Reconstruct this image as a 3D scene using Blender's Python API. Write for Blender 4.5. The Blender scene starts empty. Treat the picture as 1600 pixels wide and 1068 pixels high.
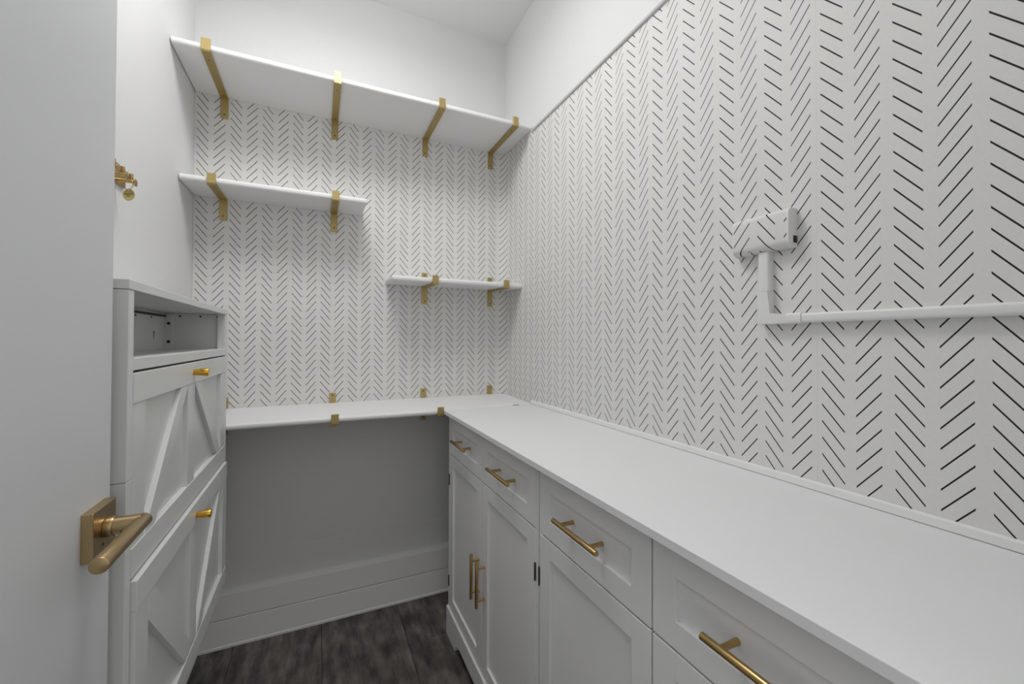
import bpy, bmesh, math, random
from mathutils import Vector, Matrix
random.seed(4)
S = bpy.context.scene
C = S.collection

# ------------------------------------------------------------------ camera
H = 1.164
F = 647.95
cam_d = bpy.data.cameras.new('camera')
cam = bpy.data.objects.new('camera', cam_d); C.objects.link(cam)
cam_d.sensor_width = 36.0
cam_d.lens = F / 1600 * 36.0
cam_d.shift_y = -10.986 / 1600
cam_d.clip_start = 0.01
cam.location = (0, 0, H)
TH, PI_, RO = 0.43504, 0.0118, 0.00368
fwd = Vector((math.sin(TH) * math.cos(PI_), math.cos(TH) * math.cos(PI_), math.sin(PI_)))
rt = Vector((math.cos(TH), -math.sin(TH), 0)); up = rt.cross(fwd)
c_, s_ = math.cos(RO), math.sin(RO)
rt2 = rt * c_ + up * s_; up2 = up * c_ - rt * s_
cam.rotation_euler = Matrix((rt2, up2, -fwd)).transposed().to_euler()
S.camera = cam

# ------------------------------------------------------------------ light and exposure
S.view_settings.view_transform = 'Standard'
S.view_settings.look = 'None'
S.view_settings.gamma = 1.0
S.view_settings.use_curve_mapping = False
S.view_settings.exposure = 0.0
W = bpy.data.worlds.new('world'); S.world = W; W.use_nodes = True
W.node_tree.nodes['Background'].inputs[0].default_value = (1.0, 0.99, 0.98, 1)
W.node_tree.nodes['Background'].inputs[1].default_value = 0.7
LAMP_E = 11.0        # radiance of the ceiling lamp's opal dome, built below
LAMP_XY = (0.03, 1.08)
FILL_W = 0.9

def area(name, loc, rot, sx, sy, power, col=(1, 1, 1), shape='RECTANGLE'):
    d = bpy.data.lights.new(name, 'AREA'); d.shape = shape; d.size = sx
    if shape in ('RECTANGLE', 'ELLIPSE'): d.size_y = sy
    d.energy = power; d.color = col
    o = bpy.data.objects.new(name, d); C.objects.link(o)
    o.location = loc; o.rotation_euler = rot
    return o
area('ceiling_lamp_light', (LAMP_XY[0], LAMP_XY[1] - .03, 2.515), (0, 0, 0), 0.52, 0.52, 6.2, (1.0, 0.995, 0.985), 'DISK')   # the lamp's downward share, under its dome
area('doorway_fill', (-0.1, -1.3, 1.9), (math.radians(72), 0, 0), 1.3, 1.3, FILL_W, (1.0, 0.98, 0.96))  # added unseen fill behind the camera, brightens the closet through the doorway

# ------------------------------------------------------------------ materials
def new_mat(name):
    m = bpy.data.materials.new(name); m.use_nodes = True
    nt = m.node_tree
    return m, nt, nt.nodes['Principled BSDF']

def paint(name, col, rough=0.5, bump=0.0, scale=(40, 40, 40), var=0.015, spec=0.4, noise=1.0, detail=4):
    m, nt, b = new_mat(name)
    N, L = nt.nodes, nt.links
    tc = N.new('ShaderNodeTexCoord'); mp = N.new('ShaderNodeMapping'); mp.inputs['Scale'].default_value = scale
    L.new(tc.outputs['Object'], mp.inputs[0])
    n = N.new('ShaderNodeTexNoise'); n.inputs['Scale'].default_value = noise; n.inputs['Detail'].default_value = detail
    L.new(mp.outputs[0], n.inputs['Vector'])
    r = N.new('ShaderNodeMixRGB'); r.inputs[1].default_value = (*[max(0, c - var) for c in col], 1); r.inputs[2].default_value = (*[c + var for c in col], 1)
    L.new(n.outputs['Fac'], r.inputs[0]); L.new(r.outputs[0], b.inputs['Base Color'])
    b.inputs['Roughness'].default_value = rough
    b.inputs['Specular IOR Level'].default_value = spec
    if bump:
        bp = N.new('ShaderNodeBump'); bp.inputs['Strength'].default_value = 0.5; bp.inputs['Distance'].default_value = bump
        L.new(n.outputs['Fac'], bp.inputs['Height']); L.new(bp.outputs[0], b.inputs['Normal'])
    return m

def metal(name, col, rough=0.35, brush=(4, 4, 400), metallic=1.0, var=0.08):
    m, nt, b = new_mat(name)
    N, L = nt.nodes, nt.links
    tc = N.new('ShaderNodeTexCoord'); mp = N.new('ShaderNodeMapping'); mp.inputs['Scale'].default_value = brush
    L.new(tc.outputs['Object'], mp.inputs[0])
    n = N.new('ShaderNodeTexNoise'); n.inputs['Scale'].default_value = 3; n.inputs['Detail'].default_value = 6
    L.new(mp.outputs[0], n.inputs['Vector'])
    r = N.new('ShaderNodeMixRGB'); r.inputs[1].default_value = (*[c * (1 - var) for c in col], 1); r.inputs[2].default_value = (*[min(1, c * (1 + var)) for c in col], 1)
    L.new(n.outputs['Fac'], r.inputs[0]); L.new(r.outputs[0], b.inputs['Base Color'])
    mr = N.new('ShaderNodeMapRange'); mr.inputs[3].default_value = rough - .06; mr.inputs[4].default_value = rough + .06
    L.new(n.outputs['Fac'], mr.inputs[0]); L.new(mr.outputs[0], b.inputs['Roughness'])
    b.inputs['Metallic'].default_value = metallic
    return m

M = {}
M['wall'] = paint('white_wall_paint', (0.77, 0.772, 0.772), 0.6, 0.0006, (60, 60, 60), 0.01, 0.3)
M['ceiling'] = paint('ceiling_paint', (0.87, 0.87, 0.87), 0.8, 0.0004, (60, 60, 60), 0.01, 0.2)
M['trim'] = paint('white_trim_paint', (0.90, 0.90, 0.885), 0.4, 0.0003, (8, 60, 60), 0.012)
M['shelf'] = paint('white_painted_wood', (0.83, 0.83, 0.825), 0.5, 0.0025, (3, 70, 70), 0.015)
M['top'] = paint('worktop_laminate', (0.82, 0.825, 0.84), 0.38, 0.0, (5, 5, 5), 0.006, 0.4)
M['top_edge'] = M['top']
M['cab'] = paint('grey_cabinet_paint', (0.80, 0.80, 0.805), 0.42, 0.0002, (30, 30, 30), 0.008)
M['shoe'] = paint('pale_grey_lacquer', (0.74, 0.75, 0.735), 0.40, 0.0002, (30, 30, 30), 0.008)
M['door'] = paint('white_door_paint', (0.72, 0.735, 0.75), 0.45, 0.0003, (20, 20, 20), 0.008)
M['plastic'] = paint('white_plastic', (0.80, 0.80, 0.795), 0.35, 0, (5, 5, 5), 0.004)
M['dark'] = paint('dark_recess', (0.02, 0.02, 0.02), 0.5, 0, (5, 5, 5), 0.004)
M['hinge'] = metal('dark_hinge_metal', (0.10, 0.09, 0.08), 0.4)
M['brass'] = metal('brushed_brass', (0.50, 0.385, 0.17), 0.46, (60, 60, 60), .92)
M['bronze'] = metal('satin_brass_pull', (0.54, 0.37, 0.16), 0.30, (200, 20, 20))
M['gold'] = metal('polished_gold', (0.80, 0.46, 0.07), 0.22, (20, 20, 20))
M['lever'] = metal('champagne_brass', (0.50, 0.37, 0.20), 0.34, (200, 20, 200))
M['tag'] = metal('pale_brass', (0.66, 0.55, 0.25), 0.4, (50, 50, 50))
M['ink'] = paint('dark_engraving', (0.06, 0.045, 0.01), 0.6, 0, (5, 5, 5), 0.003)

def glow(name, col, e):
    m, nt, b = new_mat(name)
    b.inputs['Emission Color'].default_value = (*col, 1); b.inputs['Emission Strength'].default_value = e
    b.inputs['Base Color'].default_value = (.9, .9, .9, 1)
    return m
M['lamp'] = glow('lamp_diffuser', (1, .993, .98), LAMP_E)

def wallpaper_mat(name, SEAM=0.12):
    m, nt, b = new_mat(name)
    N, L = nt.nodes, nt.links
    def math_(op, a, bb=None, cc=None):
        n = N.new('ShaderNodeMath'); n.operation = op
        for i, v in enumerate((a, bb, cc)):
            if v is None: continue
            if isinstance(v, (int, float)): n.inputs[i].default_value = v
            else: L.new(v, n.inputs[i])
        return n.outputs[0]
    uv = N.new('ShaderNodeUVMap'); sp = N.new('ShaderNodeSeparateXYZ'); L.new(uv.outputs[0], sp.inputs[0])
    U, V = sp.outputs[0], sp.outputs[1]
    k = math_('FLOOR', U)
    t = math_('MULTIPLY', math_('SUBTRACT', U, k), 0.05343)
    odd = math_('MULTIPLY', math_('FRACT', math_('MULTIPLY', k, 0.5)), 2.0)
    t2 = math_('MULTIPLY', t, 1.238)
    offo = math_('MULTIPLY', t2, -1.0)
    offe = math_('SUBTRACT', t2, 0.0453)
    off = math_('ADD', math_('MULTIPLY', offo, odd), math_('MULTIPLY', offe, math_('SUBTRACT', 1.0, odd)))
    w = math_('DIVIDE', math_('SUBTRACT', math_('SUBTRACT', V, 1.6224), off), 0.0302)
    fr = math_('FRACT', math_('ADD', w, 100.5))
    dz = math_('MULTIPLY', math_('ABSOLUTE', math_('SUBTRACT', fr, 0.5)), 0.0302)
    m1 = math_('LESS_THAN', dz, 0.00168)
    m2 = math_('LESS_THAN', t, 0.0366)
    m3 = math_('GREATER_THAN', t, 0.0004)
    mask = math_('MULTIPLY', math_('MULTIPLY', m1, m2), m3)
    # roll seams every tenth column
    sf = math_('ABSOLUTE', math_('SUBTRACT', math_('FRACT', math_('MULTIPLY', math_('SUBTRACT', U, 0.85), 0.1)), 0.002))
    seam = math_('LESS_THAN', sf, 0.0011)
    n = N.new('ShaderNodeTexNoise'); n.inputs['Scale'].default_value = 260; n.inputs['Detail'].default_value = 3
    tc = N.new('ShaderNodeTexCoord'); L.new(tc.outputs['Object'], n.inputs['Vector'])
    base = N.new('ShaderNodeMixRGB'); base.inputs[1].default_value = (.735, .73, .715, 1); base.inputs[2].default_value = (.80, .795, .78, 1)
    L.new(n.outputs['Fac'], base.inputs[0])
    sm = N.new('ShaderNodeMixRGB'); L.new(math_('MULTIPLY', seam, SEAM), sm.inputs[0]); L.new(base.outputs[0], sm.inputs[1]); sm.inputs[2].default_value = (.35, .35, .34, 1)
    mx = N.new('ShaderNodeMixRGB'); L.new(mask, mx.inputs[0]); L.new(sm.outputs[0], mx.inputs[1]); mx.inputs[2].default_value = (.012, .011, .012, 1)
    L.new(mx.outputs[0], b.inputs['Base Color'])
    b.inputs['Roughness'].default_value = 0.62; b.inputs['Specular IOR Level'].default_value = 0.3
    bp = N.new('ShaderNodeBump'); bp.inputs['Strength'].default_value = 0.25; bp.inputs['Distance'].default_value = 0.0004
    L.new(n.outputs['Fac'], bp.inputs['Height']); L.new(bp.outputs[0], b.inputs['Normal'])
    return m
M['paper'] = wallpaper_mat('herringbone_dash_wallpaper')
M['paper_box'] = wallpaper_mat('herringbone_dash_wallpaper_scrap', 0.0)

def plank_mat(i):
    m, nt, b = new_mat('dark_vinyl_plank')
    N, L = nt.nodes, nt.links
    tc = N.new('ShaderNodeTexCoord'); mp = N.new('ShaderNodeMapping')
    mp.inputs['Scale'].default_value = (30, 6.5, 1); mp.inputs['Location'].default_value = (i * 3.1, i * 1.7, 0)
    L.new(tc.outputs['Object'], mp.inputs[0])
    n = N.new('ShaderNodeTexNoise'); n.inputs['Scale'].default_value = 1.0; n.inputs['Detail'].default_value = 9; n.inputs['Roughness'].default_value = .62
    L.new(mp.outputs[0], n.inputs['Vector'])
    n2 = N.new('ShaderNodeTexNoise'); n2.inputs['Scale'].default_value = 5; n2.inputs['Detail'].default_value = 5
    mp2 = N.new('ShaderNodeMapping'); mp2.inputs['Scale'].default_value = (2.2, 1.7, 1); mp2.inputs['Location'].default_value = (i * 1.3, 0, 0)
    L.new(tc.outputs['Object'], mp2.inputs[0]); L.new(mp2.outputs[0], n2.inputs['Vector'])
    a = N.new('ShaderNodeMixRGB'); a.blend_type = 'MULTIPLY'; a.inputs[0].default_value = 1
    r1 = N.new('ShaderNodeValToRGB'); r1.color_ramp.elements[0].position = .36; r1.color_ramp.elements[0].color = (.060, .054, .049, 1)
    r1.color_ramp.elements[1].position = .66; r1.color_ramp.elements[1].color = (.215, .195, .178, 1)
    r2 = N.new('ShaderNodeValToRGB'); r2.color_ramp.elements[0].position = .35; r2.color_ramp.elements[0].color = (.50, .49, .48, 1)
    r2.color_ramp.elements[1].position = .62; r2.color_ramp.elements[1].color = (1, 1, 1, 1)
    L.new(n.outputs['Fac'], r1.inputs[0]); L.new(n2.outputs['Fac'], r2.inputs[0])
    L.new(r1.outputs[0], a.inputs[1]); L.new(r2.outputs[0], a.inputs[2]); L.new(a.outputs[0], b.inputs['Base Color'])
    b.inputs['Roughness'].default_value = .5
    bp = N.new('ShaderNodeBump'); bp.inputs['Strength'].default_value = .3; bp.inputs['Distance'].default_value = .001
    L.new(n.outputs['Fac'], bp.inputs['Height']); L.new(bp.outputs[0], b.inputs['Normal'])
    return m

# ------------------------------------------------------------------ helpers (all geometry given in room coordinates)
def obj(name, bm, mat, parent=None, smooth=False):
    """link a bmesh given in room coordinates as one object, under its parent if any"""
    base = Vector((0, 0, 0)); p = parent
    while p is not None: base += p.location; p = p.parent
    if parent is None or True:
        for v in bm.verts: v.co -= base
    me = bpy.data.meshes.new(name)
    bmesh.ops.recalc_face_normals(bm, faces=bm.faces)
    if smooth:
        for f in bm.faces: f.smooth = True
        for e in bm.edges:
            if len(e.link_faces) == 2 and e.calc_face_angle(0) > math.radians(38): e.smooth = False
    bm.to_mesh(me); bm.free()
    me.materials.append(mat)
    o = bpy.data.objects.new(name, me); C.objects.link(o)
    if parent is not None: o.parent = parent
    return o

def thing(name, label, cat, loc=(0, 0, 0), group=None):
    o = bpy.data.objects.new(name, None); C.objects.link(o)
    o.empty_display_size = 0.05; o.location = loc
    o['label'] = label; o['category'] = cat
    if group: o['group'] = group
    return o

def tag(o, label, cat, group=None):
    o['label'] = label; o['category'] = cat
    if group: o['group'] = group
    return o

def struct(name, bm, mat, parent=None, smooth=False):
    o = obj(name, bm, mat, parent, smooth)
    if parent is None: o['kind'] = 'structure'
    return o

def B(*boxes, bevel=0.0, seg=2):
    """bmesh holding axis-aligned boxes (x0,y0,z0,x1,y1,z1), edges bevelled"""
    bm = bmesh.new()
    for (x0, y0, z0, x1, y1, z1) in boxes:
        r = bmesh.ops.create_cube(bm, size=1)
        for v in r['verts']:
            v.co = Vector((x0 + (v.co.x + .5) * (x1 - x0), y0 + (v.co.y + .5) * (y1 - y0), z0 + (v.co.z + .5) * (z1 - z0)))
    if bevel:
        bmesh.ops.bevel(bm, geom=bm.edges[:], offset=bevel, segments=seg, profile=.5, affect='EDGES')
    return bm

def prism(poly, axis, a0, a1, bm=None, bevel=0):
    """extrude a polygon along an axis; poly are the two other coords in order"""
    bm = bm or bmesh.new()
    def mk(p, a):
        if axis == 'x': return (a, p[0], p[1])
        if axis == 'y': return (p[0], a, p[1])
        return (p[0], p[1], a)
    A = [bm.verts.new(mk(p, a0)) for p in poly]; Bv = [bm.verts.new(mk(p, a1)) for p in poly]
    bm.faces.new(A); bm.faces.new(Bv[::-1])
    n = len(poly)
    for i in range(n):
        bm.faces.new((A[i], Bv[i], Bv[(i + 1) % n], A[(i + 1) % n]))
    if bevel:
        bmesh.ops.bevel(bm, geom=bm.edges[:], offset=bevel, segments=2, profile=.5, affect='EDGES')
    return bm

def cyl(p0, p1, r0, r1=None, n=28, bm=None, bevel=0.0):
    bm = bm or bmesh.new()
    r1 = r0 if r1 is None else r1
    p0 = Vector(p0); p1 = Vector(p1); ax = (p1 - p0).normalized(); ln = (p1 - p0).length
    u = ax.orthogonal().normalized(); v = ax.cross(u)
    rings = []
    if bevel: prof = [(0, r0 - bevel), (bevel * .3, r0 - bevel * .3), (bevel, r0), (ln - bevel, r1), (ln - bevel * .3, r1 - bevel * .3), (ln, r1 - bevel)]
    else: prof = [(0, r0), (ln, r1)]
    for h, r in prof:
        rings.append([bm.verts.new(p0 + ax * h + (u * math.cos(2 * math.pi * i / n) + v * math.sin(2 * math.pi * i / n)) * r) for i in range(n)])
    bm.faces.new(rings[0][::-1]); bm.faces.new(rings[-1])
    for a, b in zip(rings, rings[1:]):
        for i in range(n): bm.faces.new((a[i], a[(i + 1) % n], b[(i + 1) % n], b[i]))
    return bm

def torus(cen, nrm, R, r, n=40, k=10):
    bm = bmesh.new(); nrm = Vector(nrm).normalized(); cen = Vector(cen)
    u = nrm.orthogonal().normalized(); v = nrm.cross(u); rings = []
    for i in range(n):
        a = 2 * math.pi * i / n; d = u * math.cos(a) + v * math.sin(a)
        rings.append([bm.verts.new(cen + d * (R + r * math.cos(2 * math.pi * j / k)) + nrm * r * math.sin(2 * math.pi * j / k)) for j in range(k)])
    for i in range(n):
        a, b = rings[i], rings[(i + 1) % n]
        for j in range(k): bm.faces.new((a[j], a[(j + 1) % k], b[(j + 1) % k], b[j]))
    return bm

# ------------------------------------------------------------------ room shell
D = 1.90; RX = 0.8413; LX = -0.4305; ZC = 2.650; Z0 = 0.010; NY = 0.095
FR = 0.045                                                     # radius of the rounded back right corner
arc = [(RX - FR + FR * math.sin(a), D - FR + FR * math.cos(a)) for a in [i * math.pi / 2 / 8 for i in range(9)]]
struct('wall_back', B((LX - .12, D, Z0 - .05, RX + .12, D + .12, ZC + .05)), M['wall'])
bm = B((RX, NY - .1, Z0 - .05, RX + .12, D + .12, ZC + .05))
prism([(RX + .01, D + .01)] + [(RX - FR, D + .01)] + arc + [(RX + .01, D - FR)], 'z', Z0 - .05, 2.0880, bm)
wr = struct('wall_right', bm, M['wall'], smooth=True)
struct('wall_left', B((LX - .12, NY - .1, Z0 - .05, LX, D + .12, ZC + .05)), M['wall'])
struct('wall_front', B((LX - .12, NY - .11, Z0 - .05, -0.335, NY, ZC + .05), (0.452, NY - .11, Z0 - .05, RX + .12, NY, ZC + .05), (-0.336, NY - .11, 2.06, 0.453, NY, ZC + .05)), M['wall'])
struct('ceiling', B((LX - .12, NY - .11, ZC, RX + .12, D + .12, ZC + .1)), M['ceiling'])
fl = struct('floor', B((-2.2, -2.2, Z0 - .06, 2.2, D + .12, Z0 - .006)), M['dark'])

# floor planks, laid along the depth of the room
PW = 0.299; k = 0
rows = [(-0.281 - PW, 0.10), (-0.281, 0.05), (0.018, 0.75), (0.317, 1.599), (0.616, 1.1)]
mats = [plank_mat(i) for i in range(6)]
for ri, (x0, yj) in enumerate(rows):
    ys = [-1.2]
    y = yj
    while y > -1.2: y -= 1.22
    y += 1.22
    ys = []
    while y < D: ys.append(y); y += 1.22
    ys = [-0.9] + ys + [D]
    for a, b in zip(ys, ys[1:]):
        xa, xb = max(x0, LX), min(x0 + PW, RX)
        if b <= NY: xa, xb = x0, x0 + PW
        o = struct('plank', B((xa + .0006, a + .0006, Z0 - .008, xb - .0006, b - .0006, Z0), bevel=.0008, seg=1), mats[k % 6], fl)
        k += 1

# wallpaper sheets with a metric pattern coordinate (u = column, v = height)
def k_back(x): return (x + 0.47696) / 0.05343
def k_right(y): return (D - y + 1.27814) / 0.05343
def sheet(name, pts, z0, z1, parent):
    bm = bmesh.new(); uvl = bm.loops.layers.uv.new('UVMap')
    cols = [(bm.verts.new((x, y, z0)), bm.verts.new((x, y, z1)), u) for x, y, u in pts]
    for a, b in zip(cols, cols[1:]):
        f = bm.faces.new((a[0], b[0], b[1], a[1]))
        for l, (u, v) in zip(f.loops, ((a[2], z0), (b[2], z0), (b[2], z1), (a[2], z1))): l[uvl].uv = (u, v)
        f.smooth = True
    me = bpy.data.meshes.new(name); bm.to_mesh(me); bm.free(); me.materials.append(M['paper'])
    o = bpy.data.objects.new(name, me); C.objects.link(o); o.parent = parent
    return o
E_ = 0.0012
kb, kr = k_back(RX - FR), k_right(D - FR)
pts = [(LX + .0003, D - E_, k_back(LX)), (0.2, D - E_, k_back(0.2)), (RX - FR, D - E_, kb)]
for i in range(1, 9):
    a = i * math.pi / 16
    pts.append((RX - FR + (FR - E_) * math.sin(a), D - FR + (FR - E_) * math.cos(a), kb + (kr - kb) * i / 8))
sheet('wallpaper', pts, 0.872, 2.0885, bpy.data.objects['wall_back'])
sheet('wallpaper', [(RX - E_, D - FR, kr), (RX - E_, 1.600, k_right(1.600))], 0.880, 2.0885, wr)
sheet('wallpaper', [(RX - E_, 1.600, k_right(1.600)), (RX - E_, 1.0, k_right(1.0)), (RX - E_, NY, k_right(NY))], 0.880, 2.080, wr)
struct('lower_panel', B((LX + .001, D - .0022, 0.15, RX - FR, D + .001, 0.334), bevel=.0008, seg=1), M['wall'], bpy.data.objects['wall_back'])

# trims and baseboards
prof = [(0, 0), (-.008, .0015), (-.010, .006), (-.008, .0105), (0, .012)]
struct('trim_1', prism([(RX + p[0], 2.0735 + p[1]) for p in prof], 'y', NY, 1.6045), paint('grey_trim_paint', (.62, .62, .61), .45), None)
struct('trim_2', B((RX - .011, NY, 0.8885, RX, 1.5975, 0.9030), bevel=.0015), M['trim'])
def board(name, axis):
    """lower board with a narrow joint above it and an upper board with a sloped top edge (a child)"""
    if axis == 'x': f = lambda d, z: (D - d, z); ex = ('x', LX, RX - FR)
    else: f = lambda d, z: (LX + d, z); ex = ('y', NY, D)
    bm = prism([f(0, Z0), f(.038, Z0), f(.0385, .018), f(.0362, .022), f(.036, .112), f(.0345, .1145), f(0, .1145)], *ex)
    o = struct(name, bm, M['trim'])
    bm = prism([f(0, .1140), f(.022, .1140), f(.022, .1180), f(.0352, .1180), f(.0352, .2060), f(.012, .2165), f(.0, .2180)], *ex)
    struct('upper_board', bm, M['trim'], o)
    return o
board('baseboard_back', 'x'); board('baseboard_left', 'y')

# ------------------------------------------------------------------ ceiling lamp (above the frame; it lights the room)
LX0, LY0 = LAMP_XY
cl = thing('ceiling_light', 'round white ceiling light with an opal dome in the middle of the closet ceiling', 'light', (LX0, LY0, ZC - .0005))
obj('rim', cyl((LX0, LY0, ZC - .001), (LX0, LY0, ZC - .022), .200, bevel=.004), M['plastic'], cl, True)
bm = bmesh.new(); rings = []
for i in range(9):
    a = i * math.pi / 2 / 9
    rings.append([bm.verts.new((LX0 + .185 * math.cos(a) * math.cos(t * math.pi / 16), LY0 + .185 * math.cos(a) * math.sin(t * math.pi / 16), ZC - .022 - .105 * math.sin(a))) for t in range(32)])
tip = bm.verts.new((LX0, LY0, ZC - .127))
for a, b in zip(rings, rings[1:]):
    for t in range(32): bm.faces.new((a[t], a[(t + 1) % 32], b[(t + 1) % 32], b[t]))
for t in range(32): bm.faces.new((rings[-1][t], rings[-1][(t + 1) % 32], tip))
obj('dome', bm, M['lamp'], cl, True)

# ------------------------------------------------------------------ open door with its lever handle
dr = struct('door_1', B((-0.316, NY + .008, Z0 + .012, -0.280, 0.8135, 2.05), bevel=.0015), M['door'])
ro = obj('door_handle', B((-0.2805, .7290, .8680, -0.2675, .7970, .9330), bevel=.0012), M['lever'], dr)
ro['label'] = 'satin brass square rose and straight lever on the door'
obj('neck', cyl((-0.2675, .765, .9015), (-0.2575, .765, .9015), .0135, bevel=.0008), M['lever'], ro, True)
obj('neck', cyl((-0.2575, .765, .9015), (-0.228, .765, .9015), .0118, n=32), M['lever'], ro, True)
obj('lever', cyl((-0.2285, .7745, .9015), (-0.2285, .6365, .9015), .0098, n=36, bevel=.0012), M['lever'], ro, True)
obj('set_screw', cyl((-0.2470, .7545, .8958), (-0.2465, .7522, .8946), .0016, n=12), M['dark'], ro)
obj('screw_hole', cyl((-0.2668, .7570, .8810), (-0.2666, .7570, .8810), .0018, n=12), M['dark'], ro)

# ------------------------------------------------------------------ brass shelf brackets
def bracket(cx, zu, depth, tilt, label, group, lip=.037, name='shelf_bracket', skew=0.0):
    """wall plate 142 mm tall, flat arm under the shelf, upturned lip; zu = underside of the shelf at the wall"""
    t = thing(name, label, 'bracket', (cx, D, zu), group)
    w = .0125
    obj('wall_plate', B((cx - w, D - E_ - .0052, zu - .0815, cx + w, D - E_ - .0002, zu + .0615), bevel=.0006, seg=1), M['brass'], t)
    ca, sa = math.cos(tilt), math.sin(tilt)
    def tl(bm, piv=(D, zu)):
        for v in bm.verts:
            dy, dz = v.co.y - piv[0], v.co.z - piv[1]
            v.co.y = piv[0] + dy * ca - dz * sa; v.co.z = piv[1] + dy * sa + dz * ca
        return bm
    obj('arm', tl(B((cx - w, D - depth - .0068, zu - .0065, cx + w, D - .0062, zu - .0002), bevel=.0006, seg=1)), M['brass'], t)
    obj('lip', tl(B((cx - w, D - depth - .0068, zu - .0063, cx + w, D - depth - .0003, zu - .005 + lip), bevel=.0006, seg=1)), M['brass'], t)
    for zz in (zu - .0665, zu + .052):
        obj('screw', cyl((cx, D - E_ - .0051, zz), (cx, D - E_ - .0060, zz), .0030, n=14), M['hinge'], t)
    for f in (.10, .86):
        yy = D - depth * f
        obj('screw', tl(cyl((cx, yy, zu - .0064), (cx, yy, zu - .0072), .0024, n=12)), M['hinge'], t)
    return t

BX = (-.3365, .0525, .4365, .7600)
def shelf(name, label, x0, x1, zu, depth, th, tilt, end='wall', mat='shelf', round_left=False):
    n = 8; yb = D - .0016
    notch = []
    for i, cx in enumerate(BX):
        if name == 'desk_shelf': cx += (.010, 0, -.003, 0)[i]
        if x0 < cx < x1: notch += [(cx - .0131, yb), (cx - .0131, D - .0068), (cx + .0131, D - .0068), (cx + .0131, yb)]
    if end == 'wall':       # back right corner follows the rounded wall corner
        g = .0025; fr = FR - g
        corner = [(RX - FR + fr * math.sin(a), D - E_ - FR + fr * math.cos(a)) for a in [i * math.pi / 2 / n for i in range(n + 1)]]
        poly = [(x0, yb)] + notch + corner + [(x1, D - depth), (x0, D - depth)]
    else:
        poly = [(x0, yb)] + notch + [(x1, yb), (x1, D - depth), (x0, D - depth)]
    bm = prism(poly, 'z', zu, zu + th)
    ed = []
    for e in bm.edges:
        a, b = e.verts
        if all(abs(v.co.y - (D - depth)) < 1e-6 for v in (a, b)) and abs(a.co.z - b.co.z) < 1e-6: ed.append(e)
        if end != 'wall' and all(abs(v.co.x - x1) < 1e-6 for v in (a, b)) and abs(a.co.z - b.co.z) < 1e-6: ed.append(e)
        if round_left and all(abs(v.co.x - x0) < 1e-6 for v in (a, b)) and abs(a.co.z - b.co.z) < 1e-6: ed.append(e)
    bmesh.ops.bevel(bm, geom=ed, offset=th * .42, segments=5, profile=.5, affect='EDGES')
    # slight waviness of hand-finished nosing comes from the material relief
    ca, sa = math.cos(tilt), math.sin(tilt)
    for v in bm.verts:
        dy, dz = v.co.y - D, v.co.z - zu
        v.co.y = D + dy * ca - dz * sa; v.co.z = zu + dy * sa + dz * ca
    return tag(obj(name, bm, M[mat], None, True), label, 'shelf')

TH_ = .0215
shelf('wall_shelf', 'long deep white board shelf, topmost, running wall to wall above the wallpaper', LX + .0045, RX - .0025, 2.0885, .293, TH_, .004)
shelf('wall_shelf', 'short white board shelf at left, second from the top, held by two brass brackets', LX + .0045, .166, 1.6985, .192, TH_, .022, 'free')
shelf('wall_shelf', 'narrow white board shelf in the back right corner above the desk', .262, RX - .0025, 1.4080, .200, TH_, .042, 'wall', round_left=True)
shelf('desk_shelf', 'white board desk top running along the back wall beside the long worktop', LX + .002, RX - .0025, .8785, .303, .0195, .033)
BX = (-.3365, .0525, .4365, .7600)
g1 = 'brass brackets under the top shelf'
for cx, t in zip(BX, ('leftmost brass bracket under the long top shelf', 'second brass bracket from the left under the long top shelf',
                      'third brass bracket from the left under the long top shelf', 'rightmost brass bracket under the long top shelf, nearest the corner')):
    bracket(cx, 2.0880, .291, .004, t, g1, lip=.0415)
g2 = 'brass brackets under the short left shelf'
bracket(BX[0], 1.698, .193, .022, 'left brass bracket under the short second shelf', g2)
bracket(BX[1], 1.698, .193, .022, 'right brass bracket under the short second shelf near its free end', g2)
g3 = 'brass brackets under the small corner shelf'
bracket(BX[2], 1.4075, .201, .042, 'left brass bracket under the small corner shelf', g3)
bracket(BX[3], 1.4075, .201, .042, 'right brass bracket under the small corner shelf', g3)
g4 = 'brass brackets holding the desk board'
for i, (cx, t) in enumerate(zip(BX, ('brass bracket of the desk board half hidden behind the grey shoe cabinet', 'brass bracket at the middle of the desk board with lip over its front edge',
                      'brass bracket of the desk board beside the worktop corner', 'brass bracket of the desk board between its right end and the worktop'))):
    bracket(cx + (.010, 0, -.003, 0)[i], .8780, .304, .033, t, g4, lip=(.037 if i < 3 else .026))

# ------------------------------------------------------------------ worktop and base cabinets on the right
tag(obj('worktop', B((.444, NY + .003, .8735, RX - .0015, 1.5815, .8880), bevel=.0012), M['top']),
    'long smooth white worktop over the grey base cabinets along the right wall', 'worktop')

XF = .471
def pull(cx, cy, cz, vertical, parent, ln=.150):
    """bar pull on two posts; face of the recessed panel at x = XF + .008"""
    xb = XF - .0265; r = .0052
    ax = Vector((0, 0, 1)) if vertical else Vector((0, 1, 0)); c = Vector((xb, cy, cz))
    bm = cyl(c - ax * ln / 2, c + ax * ln / 2, r, n=20, bevel=.0008)
    for s in (-1, 1):
        p = c + ax * s * .049
        cyl(p, (cx, p.y, p.z), .0042, n=16, bm=bm)
    return obj('bar_pull', bm, M['bronze'], parent, True)

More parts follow.
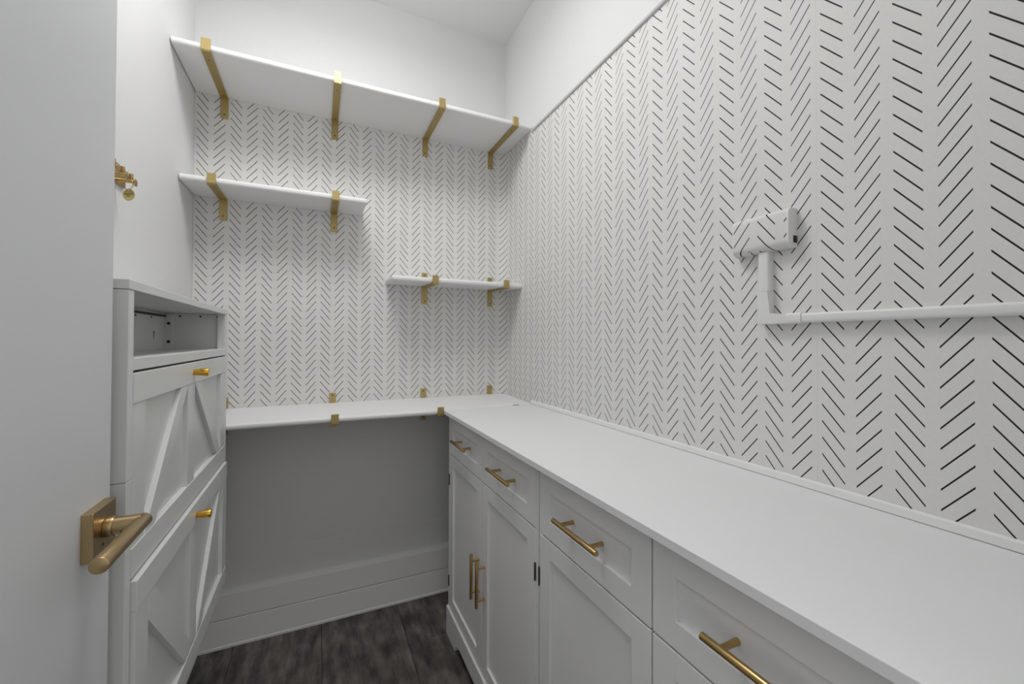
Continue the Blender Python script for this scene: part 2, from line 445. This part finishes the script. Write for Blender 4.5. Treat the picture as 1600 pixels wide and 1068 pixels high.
def shaker(name, y0, y1, z0, z1, parent, st=.045, rl=.040, sty0=None, sty1=None):
    """shaker front in the plane x = XF: recessed panel carrying its stiles and rails"""
    a = st if sty0 is None else sty0; b = st if sty1 is None else sty1
    p = obj(name, B((XF + .0068, y0 + .002, z0 + .002, XF + .0175, y1 - .002, z1 - .002)), M['cab'], parent)
    obj('stile', B((XF, y0, z0, XF + .0180, y0 + a, z1), bevel=.0008), M['cab'], p)
    obj('stile', B((XF, y1 - b, z0, XF + .0180, y1, z1), bevel=.0008), M['cab'], p)
    obj('rail', B((XF + .0002, y0 + a, z1 - rl, XF + .0180, y1 - b, z1), bevel=.0006), M['cab'], p)
    obj('rail', B((XF + .0002, y0 + a, z0, XF + .0180, y1 - b, z0 + rl), bevel=.0006), M['cab'], p)
    return p

def hinge(y, z, parent, s=1):
    bm = cyl((XF - .0018, y, z - .020), (XF - .0018, y, z + .020), .0019, n=12)
    for q in (-1, 1): cyl((XF - .0018, y, z + q * .020), (XF - .0018, y, z + q * .0222), .0023, .0012, n=12, bm=bm)
    bb = B((XF - .0012, min(y, y + s * .002), z - .019, XF + .004, max(y, y + s * .002), z + .019))
    me = bpy.data.meshes.new('t'); bb.to_mesh(me); bb.free(); bm.from_mesh(me); bpy.data.meshes.remove(me)
    return obj('hinge', bm, M['hinge'], parent, True)

DZ0, DZ1 = .1215, .7125       # door heights
RZ0, RZ1 = .7165, .8600       # drawer heights

def base_cabinet(y0, y1, label, doors, posts, depth_y=None):
    t = thing('base_cabinet', label, 'cabinet', (.64, (y0 + y1) / 2, Z0), 'grey base cabinets under the worktop')
    xb = RX - .004; ZT = .8605
    for y in (y0, y1 - .014):
        obj('side_panel', B((XF + .001, y, Z0 + (.085 if True else 0), xb, y + .014, ZT), bevel=.0006, seg=1), M['cab'], t)
    obj('bottom_panel', B((XF + .012, y0 + .014, .110, xb, y1 - .014, .122)), M['cab'], t)
    obj('back_panel', B((xb - .006, y0 + .014, .122, xb, y1 - .014, ZT)), M['cab'], t)
    ym = doors[0][1] + .0015
    obj('divider', B((XF + .019, ym - .006, .122, xb - .006, ym + .006, ZT)), M['cab'], t)
    obj('cross_rail', B((XF + .019, y0 + .014, .706, XF + .045, y1 - .014, .722)), M['cab'], t)
    # plinth with shaped feet
    f0, f1 = y0, y1; w = .112
    poly = [(f0, Z0), (f0 + w, Z0), (f0 + w + .004, Z0 + .017), (f0 + w + .020, Z0 + .035), (f0 + w + .05, Z0 + .042), (f1 - w - .05, Z0 + .042), (f1 - w - .020, Z0 + .035), (f1 - w - .004, Z0 + .017), (f1 - w, Z0), (f1, Z0), (f1, .1165), (f0, .1165)]
    obj('plinth', prism(poly, 'x', XF - .007, XF + .010, bevel=.0015), M['cab'], t)
    for y in (y0, y1 - .014):
        obj('foot', B((XF + .010, y, Z0, xb, y + .014, .0955)), M['cab'], t)
    for i, (a, b, hs, handle_y) in enumerate(doors):
        sa = .045
        d = shaker('drawer', a, b, RZ0, RZ1, t, sa, .0405)
        pull(XF + .0069, (a + b) / 2, .7885, False, d)
        q = shaker('door', a, b, DZ0, DZ1, t, sa, .0410)
        pull(XF + .0002, handle_y, .4105, True, q, .142)
        for z in (.614, .219): hinge(a if hs < 0 else b, z, q, 1 if hs < 0 else -1)
    return t

base_cabinet(.8625, 1.6060, 'far grey base cabinet under the worktop, next to the desk and back wall',
             [(.8765, 1.2320, -1, 1.2085), (1.2350, 1.5915, 1, 1.2585)], True)
base_cabinet(.1150, .8580, 'near grey base cabinet under the worktop, largest at the bottom right',
             [(.1180, .4935, -1, .470), (.4975, .8555, 1, .521)], False)

# ------------------------------------------------------------------ shoe cabinet on the left wall
SX = -.269; SY0, SY1 = .836, 1.597; SZ0, SZ1 = .400, 1.2565
xb = LX + .0015
sc = thing('shoe_cabinet', 'pale grey wall-hung shoe cabinet with two crossed flip doors and an open niche on top', 'cabinet', (xb, (SY0 + SY1) / 2, SZ0))
obj('top_panel', B((xb, SY0 - .0015, SZ1 - .0155, SX + .001, SY1 + .0015, SZ1), bevel=.0012), M['shoe'], sc)
for z0, z1 in ((SZ0, .9395), (.9405, SZ1 - .0160)):
    obj('side_panel', B((xb, SY0, z0, SX, SY0 + .0205, z1), bevel=.0008, seg=1), M['shoe'], sc)
    obj('side_panel', B((xb, SY1 - .0220, z0, SX, SY1, z1), bevel=.0008, seg=1), M['shoe'], sc)
obj('front_post', B((SX - .020, SY1 - .033, 1.1325, SX - .0002, SY1 - .0220, SZ1 - .0156)), M['shoe'], sc)
obj('back_batten', B((xb + .004, SY1 - .026, 1.1330, xb + .026, SY1 - .0220, SZ1 - .0200)), M['shoe'], sc)
obj('back_panel', B((xb, SY0 + .0205, SZ0 + .01, xb + .004, SY1 - .0220, SZ1 - .0156)), M['shoe'], sc)
obj('niche_shelf', B((xb + .004, SY0 + .0205, 1.1125, SX, SY1 - .0220, 1.1325), bevel=.001), M['shoe'], sc)
obj('top_shade_strip', B((xb + .004, SY0 + .0205, 1.2290, xb + .011, SY1 - .0220, 1.2345)), M['dark'], sc)  # dark strip painting in the shadow line at the niche's back top
obj('bottom_panel', B((xb + .004, SY0 + .0205, SZ0, SX - .02, SY1 - .0220, SZ0 + .014)), M['shoe'], sc)
for x, z in ((xb + .0165, 1.1550), (xb + .0165, 1.2100)):
    obj('cam_hole', cyl((x, SY1 - .0262, z), (x, SY1 - .0268, z), .0046, n=14), M['dark'], sc)
for x in (-.386, -.335, -.291):
    obj('cam_hole', cyl((x, SY1 - .0222, 1.2325), (x, SY1 - .0230, 1.2325), .0028, n=14), M['dark'], sc)
for y in (1.36, 1.47): obj('cam_hole', cyl((xb + .0042, y, 1.2240), (xb + .0052, y, 1.2240), .0030, n=14), M['dark'], sc)
bm = cyl((xb + .0042, 1.492, 1.1820), (xb + .0048, 1.492, 1.1820), .0040, n=16)
bb = B((xb + .0042, 1.4905, 1.164, xb + .0048, 1.4935, 1.182)); me = bpy.data.meshes.new('t'); bb.to_mesh(me); bb.free(); bm.from_mesh(me)
obj('keyhole_slot', bm, M['hinge'], sc)

def flip_door(x, z0, z1, label, up):
    y0, y1 = .8585, 1.5735
    p = obj('flip_door', B((x - .0210, y0 + .003, z0 + .002, x - .0105, y1 - .003, z1 - .002)), M['shoe'], sc)
    p['label'] = label
    rt_, rb_ = .050, .048
    za, zb = z0 + rb_, z1 - rt_
    m0, m1 = 1.1705, 1.2265
    e = .0105
    for a, b in ((y0, y0 + .055), (m0, m1), (y1 - .056, y1)):
        obj('stile', B((x - e - .001, a, za, x - .0012, b, zb), bevel=.0008, seg=1), M['shoe'], p)
    obj('rail', B((x - .0195, y0, z1 - rt_, x, y1, z1), bevel=.0014), M['shoe'], p)
    obj('rail', B((x - .0195, y0, z0, x, y1, z0 + rb_), bevel=.0014), M['shoe'], p)
    yl0, yl1, yr0, yr1 = y0 + .055, m0, m1, y1 - .056
    w = .050
    if up:      # braces meet at the top centre
        pl = [(yl0, za), (yl0 + w, za), (yl1 + .0, zb - .0), (yl1 - w, zb)]
        pr = [(yr0, zb), (yr0 + w, zb), (yr1, za), (yr1 - w, za)]
    else:       # braces meet at the bottom centre
        pl = [(yl0, zb - .0), (yl0, zb - .045), (yl1 - w * .6, za), (yl1, za), (yl1, za + .030), (yl0 + w * .55, zb)]
        pr = [(yr1 - w * .9, zb), (yr1, zb), (yr0 + w, za), (yr0, za)]
    for q in (pl, pr):
        obj('brace', prism(q, 'x', x - e - .0005, x - .0008, bevel=.0007), M['shoe'], p)
    return p

def knob(y, z, x, parent):
    bm = cyl((x - .0005, y, z), (x + .0295, y, z), .0066, .0098, n=28, bevel=.0008)
    return obj('knob', bm, M['gold'], parent, True)
d1 = flip_door(SX + .0004, .7800, 1.1085, 'upper flip door with two braces leaning up to the middle', True)
d2 = flip_door(SX + .0080, SZ0 + .003, .7765, 'lower flip door with two braces running down to the middle', False)

# ------------------------------------------------------------------ wallpapered wall device and cable trunking
wd = thing('wall_device', 'small rectangular wall box wrapped in the dash wallpaper with a white end cap', 'wall box', (RX - E_, .557, 1.3825))
bx0, by0, by1, bz0, bz1 = RX - .0285, .4985, .6190, 1.3450, 1.4205
bm = bmesh.new(); r = .010; prf = []
xw = RX - E_ - .0002
prf.append((xw, bz0))
for i in range(6):
    a = i * math.pi / 10; prf.append((bx0 + .017 - .017 * math.sin(a), bz0 + .015 - .015 * math.cos(a)))
for i in range(6):
    a = i * math.pi / 10; prf.append((bx0 + r - r * math.cos(a), bz1 - r + r * math.sin(a)))
prf.append((xw, bz1))
uvl = bm.loops.layers.uv.new('UVMap')
ysl = [by0] + [by1 - .010 + .010 * math.sin(i * math.pi / 12) for i in range(0, 7)]
rings = []
for y in ysl:
    sh = 0 if y <= by1 - .010 else .010 * (1 - math.sqrt(max(0, 1 - ((y - (by1 - .010)) / .010) ** 2)))
    rings.append([bm.verts.new((min(xw, px + sh * (1 if px < xw - .001 else 0)), y, pz)) for px, pz in prf])
for a, b in zip(rings, rings[1:]):
    for i in range(len(prf) - 1): bm.faces.new((a[i], a[i + 1], b[i + 1], b[i]))
    bm.faces.new((a[-1], a[0], b[0], b[-1]))
bm.faces.new(rings[0]); bm.faces.new(rings[-1][::-1])
for f in bm.faces:
    for l in f.loops: l[uvl].uv = (51 + (.5575 - l.vert.co.y) / .05343, l.vert.co.z + .002)
obj('body', bm, M['paper_box'], wd, True)
obj('end_cap', prism([(p[0] - (.0004 if 0 < i < len(prf) - 1 else 0), p[1]) for i, p in enumerate(prf)], 'y', by0 - .0035, by0 - .0001), M['plastic'], wd)
obj('port', B((.8275, by0 - .0042, 1.3540, .8385, by0 - .0034, 1.3680), bevel=.0002, seg=1), M['dark'], wd)
obj('socket', B((.8310, by0 - .0048, 1.3565, .8380, by0 - .0040, 1.3655)), M['hinge'], wd)
for y in (.598, .578): obj('vent_hole', cyl((bx0 + .004, y, bz0 + .0055), (bx0 + .0030, y, bz0 + .0045), .0010, n=8), M['dark'], wd)

tr = thing('cable_trunking', 'white plastic cable trunking running down from the wall box then right along the wall', 'cable cover', (RX - E_, .56, 1.21))
def trunk_profile(a0, a1, dep, r=.005):
    """cross-section (distance from wall, position) with rounded outer corners"""
    pts = [(0, a0)]
    for i in range(5):
        t = i * math.pi / 8; pts.append((dep - r + r * math.sin(t), a0 + r - r * math.cos(t)))
    for i in range(5):
        t = i * math.pi / 8; pts.append((dep - r + r * math.cos(t), a1 - r + r * math.sin(t)))
    pts.append((0, a1)); return pts
xw = RX - E_ - .0002
def vtrunk(y0, y1, z0, z1, dep, name):
    return obj(name, prism([(xw - d, a) for d, a in trunk_profile(y0, y1, dep)], 'z', z0, z1), M['plastic'], tr, True)
def htrunk(z0, z1, y0, y1, dep, name):
    return obj(name, prism([(xw - d, a) for d, a in trunk_profile(z0, z1, dep)], 'y', y0, y1), M['plastic'], tr, True)
vtrunk(.5410, .5640, 1.2655, 1.3452, .0175, 'vertical_channel')
htrunk(1.1985, 1.2165, NY + .002, .4790, .0175, 'horizontal_channel')
bm = prism([(.5652, 1.2650), (.5400, 1.2650), (.5400, 1.2175), (.5070, 1.2175), (.5070, 1.1973), (.5590, 1.1973), (.5652, 1.2035)], 'x', xw - .0186, xw)
fe = [e for e in bm.edges if all(abs(v.co.x - (xw - .0186)) < 1e-6 for v in e.verts)
      and not all(abs(v.co.z - 1.2650) < 1e-6 for v in e.verts) and not all(abs(v.co.y - .5070) < 1e-6 for v in e.verts)]
bmesh.ops.bevel(bm, geom=fe, offset=.0022, segments=3, profile=.5, affect='EDGES')
obj('elbow', bm, M['plastic'], tr, True)
htrunk(1.1972, 1.2178, .4788, .5068, .0192, 'coupler')

# ------------------------------------------------------------------ hook rail and the round key tag
HX = LX; hy = [1.015, 1.061, 1.107, 1.153, 1.199, 1.245]
hk = thing('hook_rail', 'brass wall rail with a row of peg hooks half hidden behind the open door', 'hook rail', (LX, 1.15, 1.545))
obj('rail_plate', B((LX + .0002, .975, 1.522, LX + .0055, 1.292, 1.569), bevel=.0008), M['lever'], hk)
hz = 1.5290
for y in hy:
    h = obj('hook', cyl((LX + .005, y, hz), (LX + .0375, y, hz), .0042, n=20), M['bronze'], hk, True)
    obj('peg', cyl((LX + .0310, y, hz + .002), (LX + .0310, y, hz + .0175), .0037, n=18, bevel=.0005), M['bronze'], h, True)
    obj('end_disc', cyl((LX + .0375, y, hz - .002), (LX + .0395, y, hz - .002), .0090, n=28, bevel=.0004), M['lever'], h, True)

tg = thing('key_tag', 'round brass key tag on a ring hanging from the last hook', 'tag', (LX + .0225, 1.245, hz + .006))
rc = Vector((LX + .0245, 1.245, hz - .0070)); nr = Vector((-.42, -.907, .0)).normalized()
obj('ring', torus(rc, nr, .0125, .0009), M['tag'], tg, True)
dc = rc + Vector((.003, -.002, -.0255)); 
obj('disc', cyl(dc - nr * .0006, dc + nr * .0006, .0137, n=40, bevel=.0003), M['tag'], tg, True)
disc = tg.children[-1]
obj('hole', cyl(dc + Vector((0, 0, .0105)) + nr * .0005, dc + Vector((0, 0, .0105)) + nr * .0008, .0011, n=12), M['shelf'], disc)
ux = Vector((-nr.y, nr.x, 0)).normalized(); uz = Vector((0, 0, 1))
def lettering(txt, size, dz, parent):
    cu = bpy.data.curves.new('lettering', 'FONT'); cu.body = txt; cu.size = size; cu.align_x = 'CENTER'; cu.align_y = 'CENTER'; cu.extrude = .00008; cu.offset = size * .03; cu.space_character = 1.15
    o = bpy.data.objects.new('t', cu); C.objects.link(o); bpy.context.view_layer.update()
    me = bpy.data.meshes.new_from_object(o.evaluated_get(bpy.context.evaluated_depsgraph_get()))
    bpy.data.objects.remove(o); bpy.data.curves.remove(cu)
    bm = bmesh.new(); bm.from_mesh(me)
    for v in bm.verts:
        v.co = dc + nr * (.0007 + v.co.z) + ux * v.co.x + uz * (v.co.y + dz)
    return obj('lettering', bm, M['ink'], parent)
lettering("SANTA'S", .0044, .0016, disc)
lettering('KEY', .0042, -.0034, disc)

# knobs of the flip doors
knob(1.2080, 1.0845, SX + .0002, d1)
knob(1.2120, .7460, SX + .0078, d2)
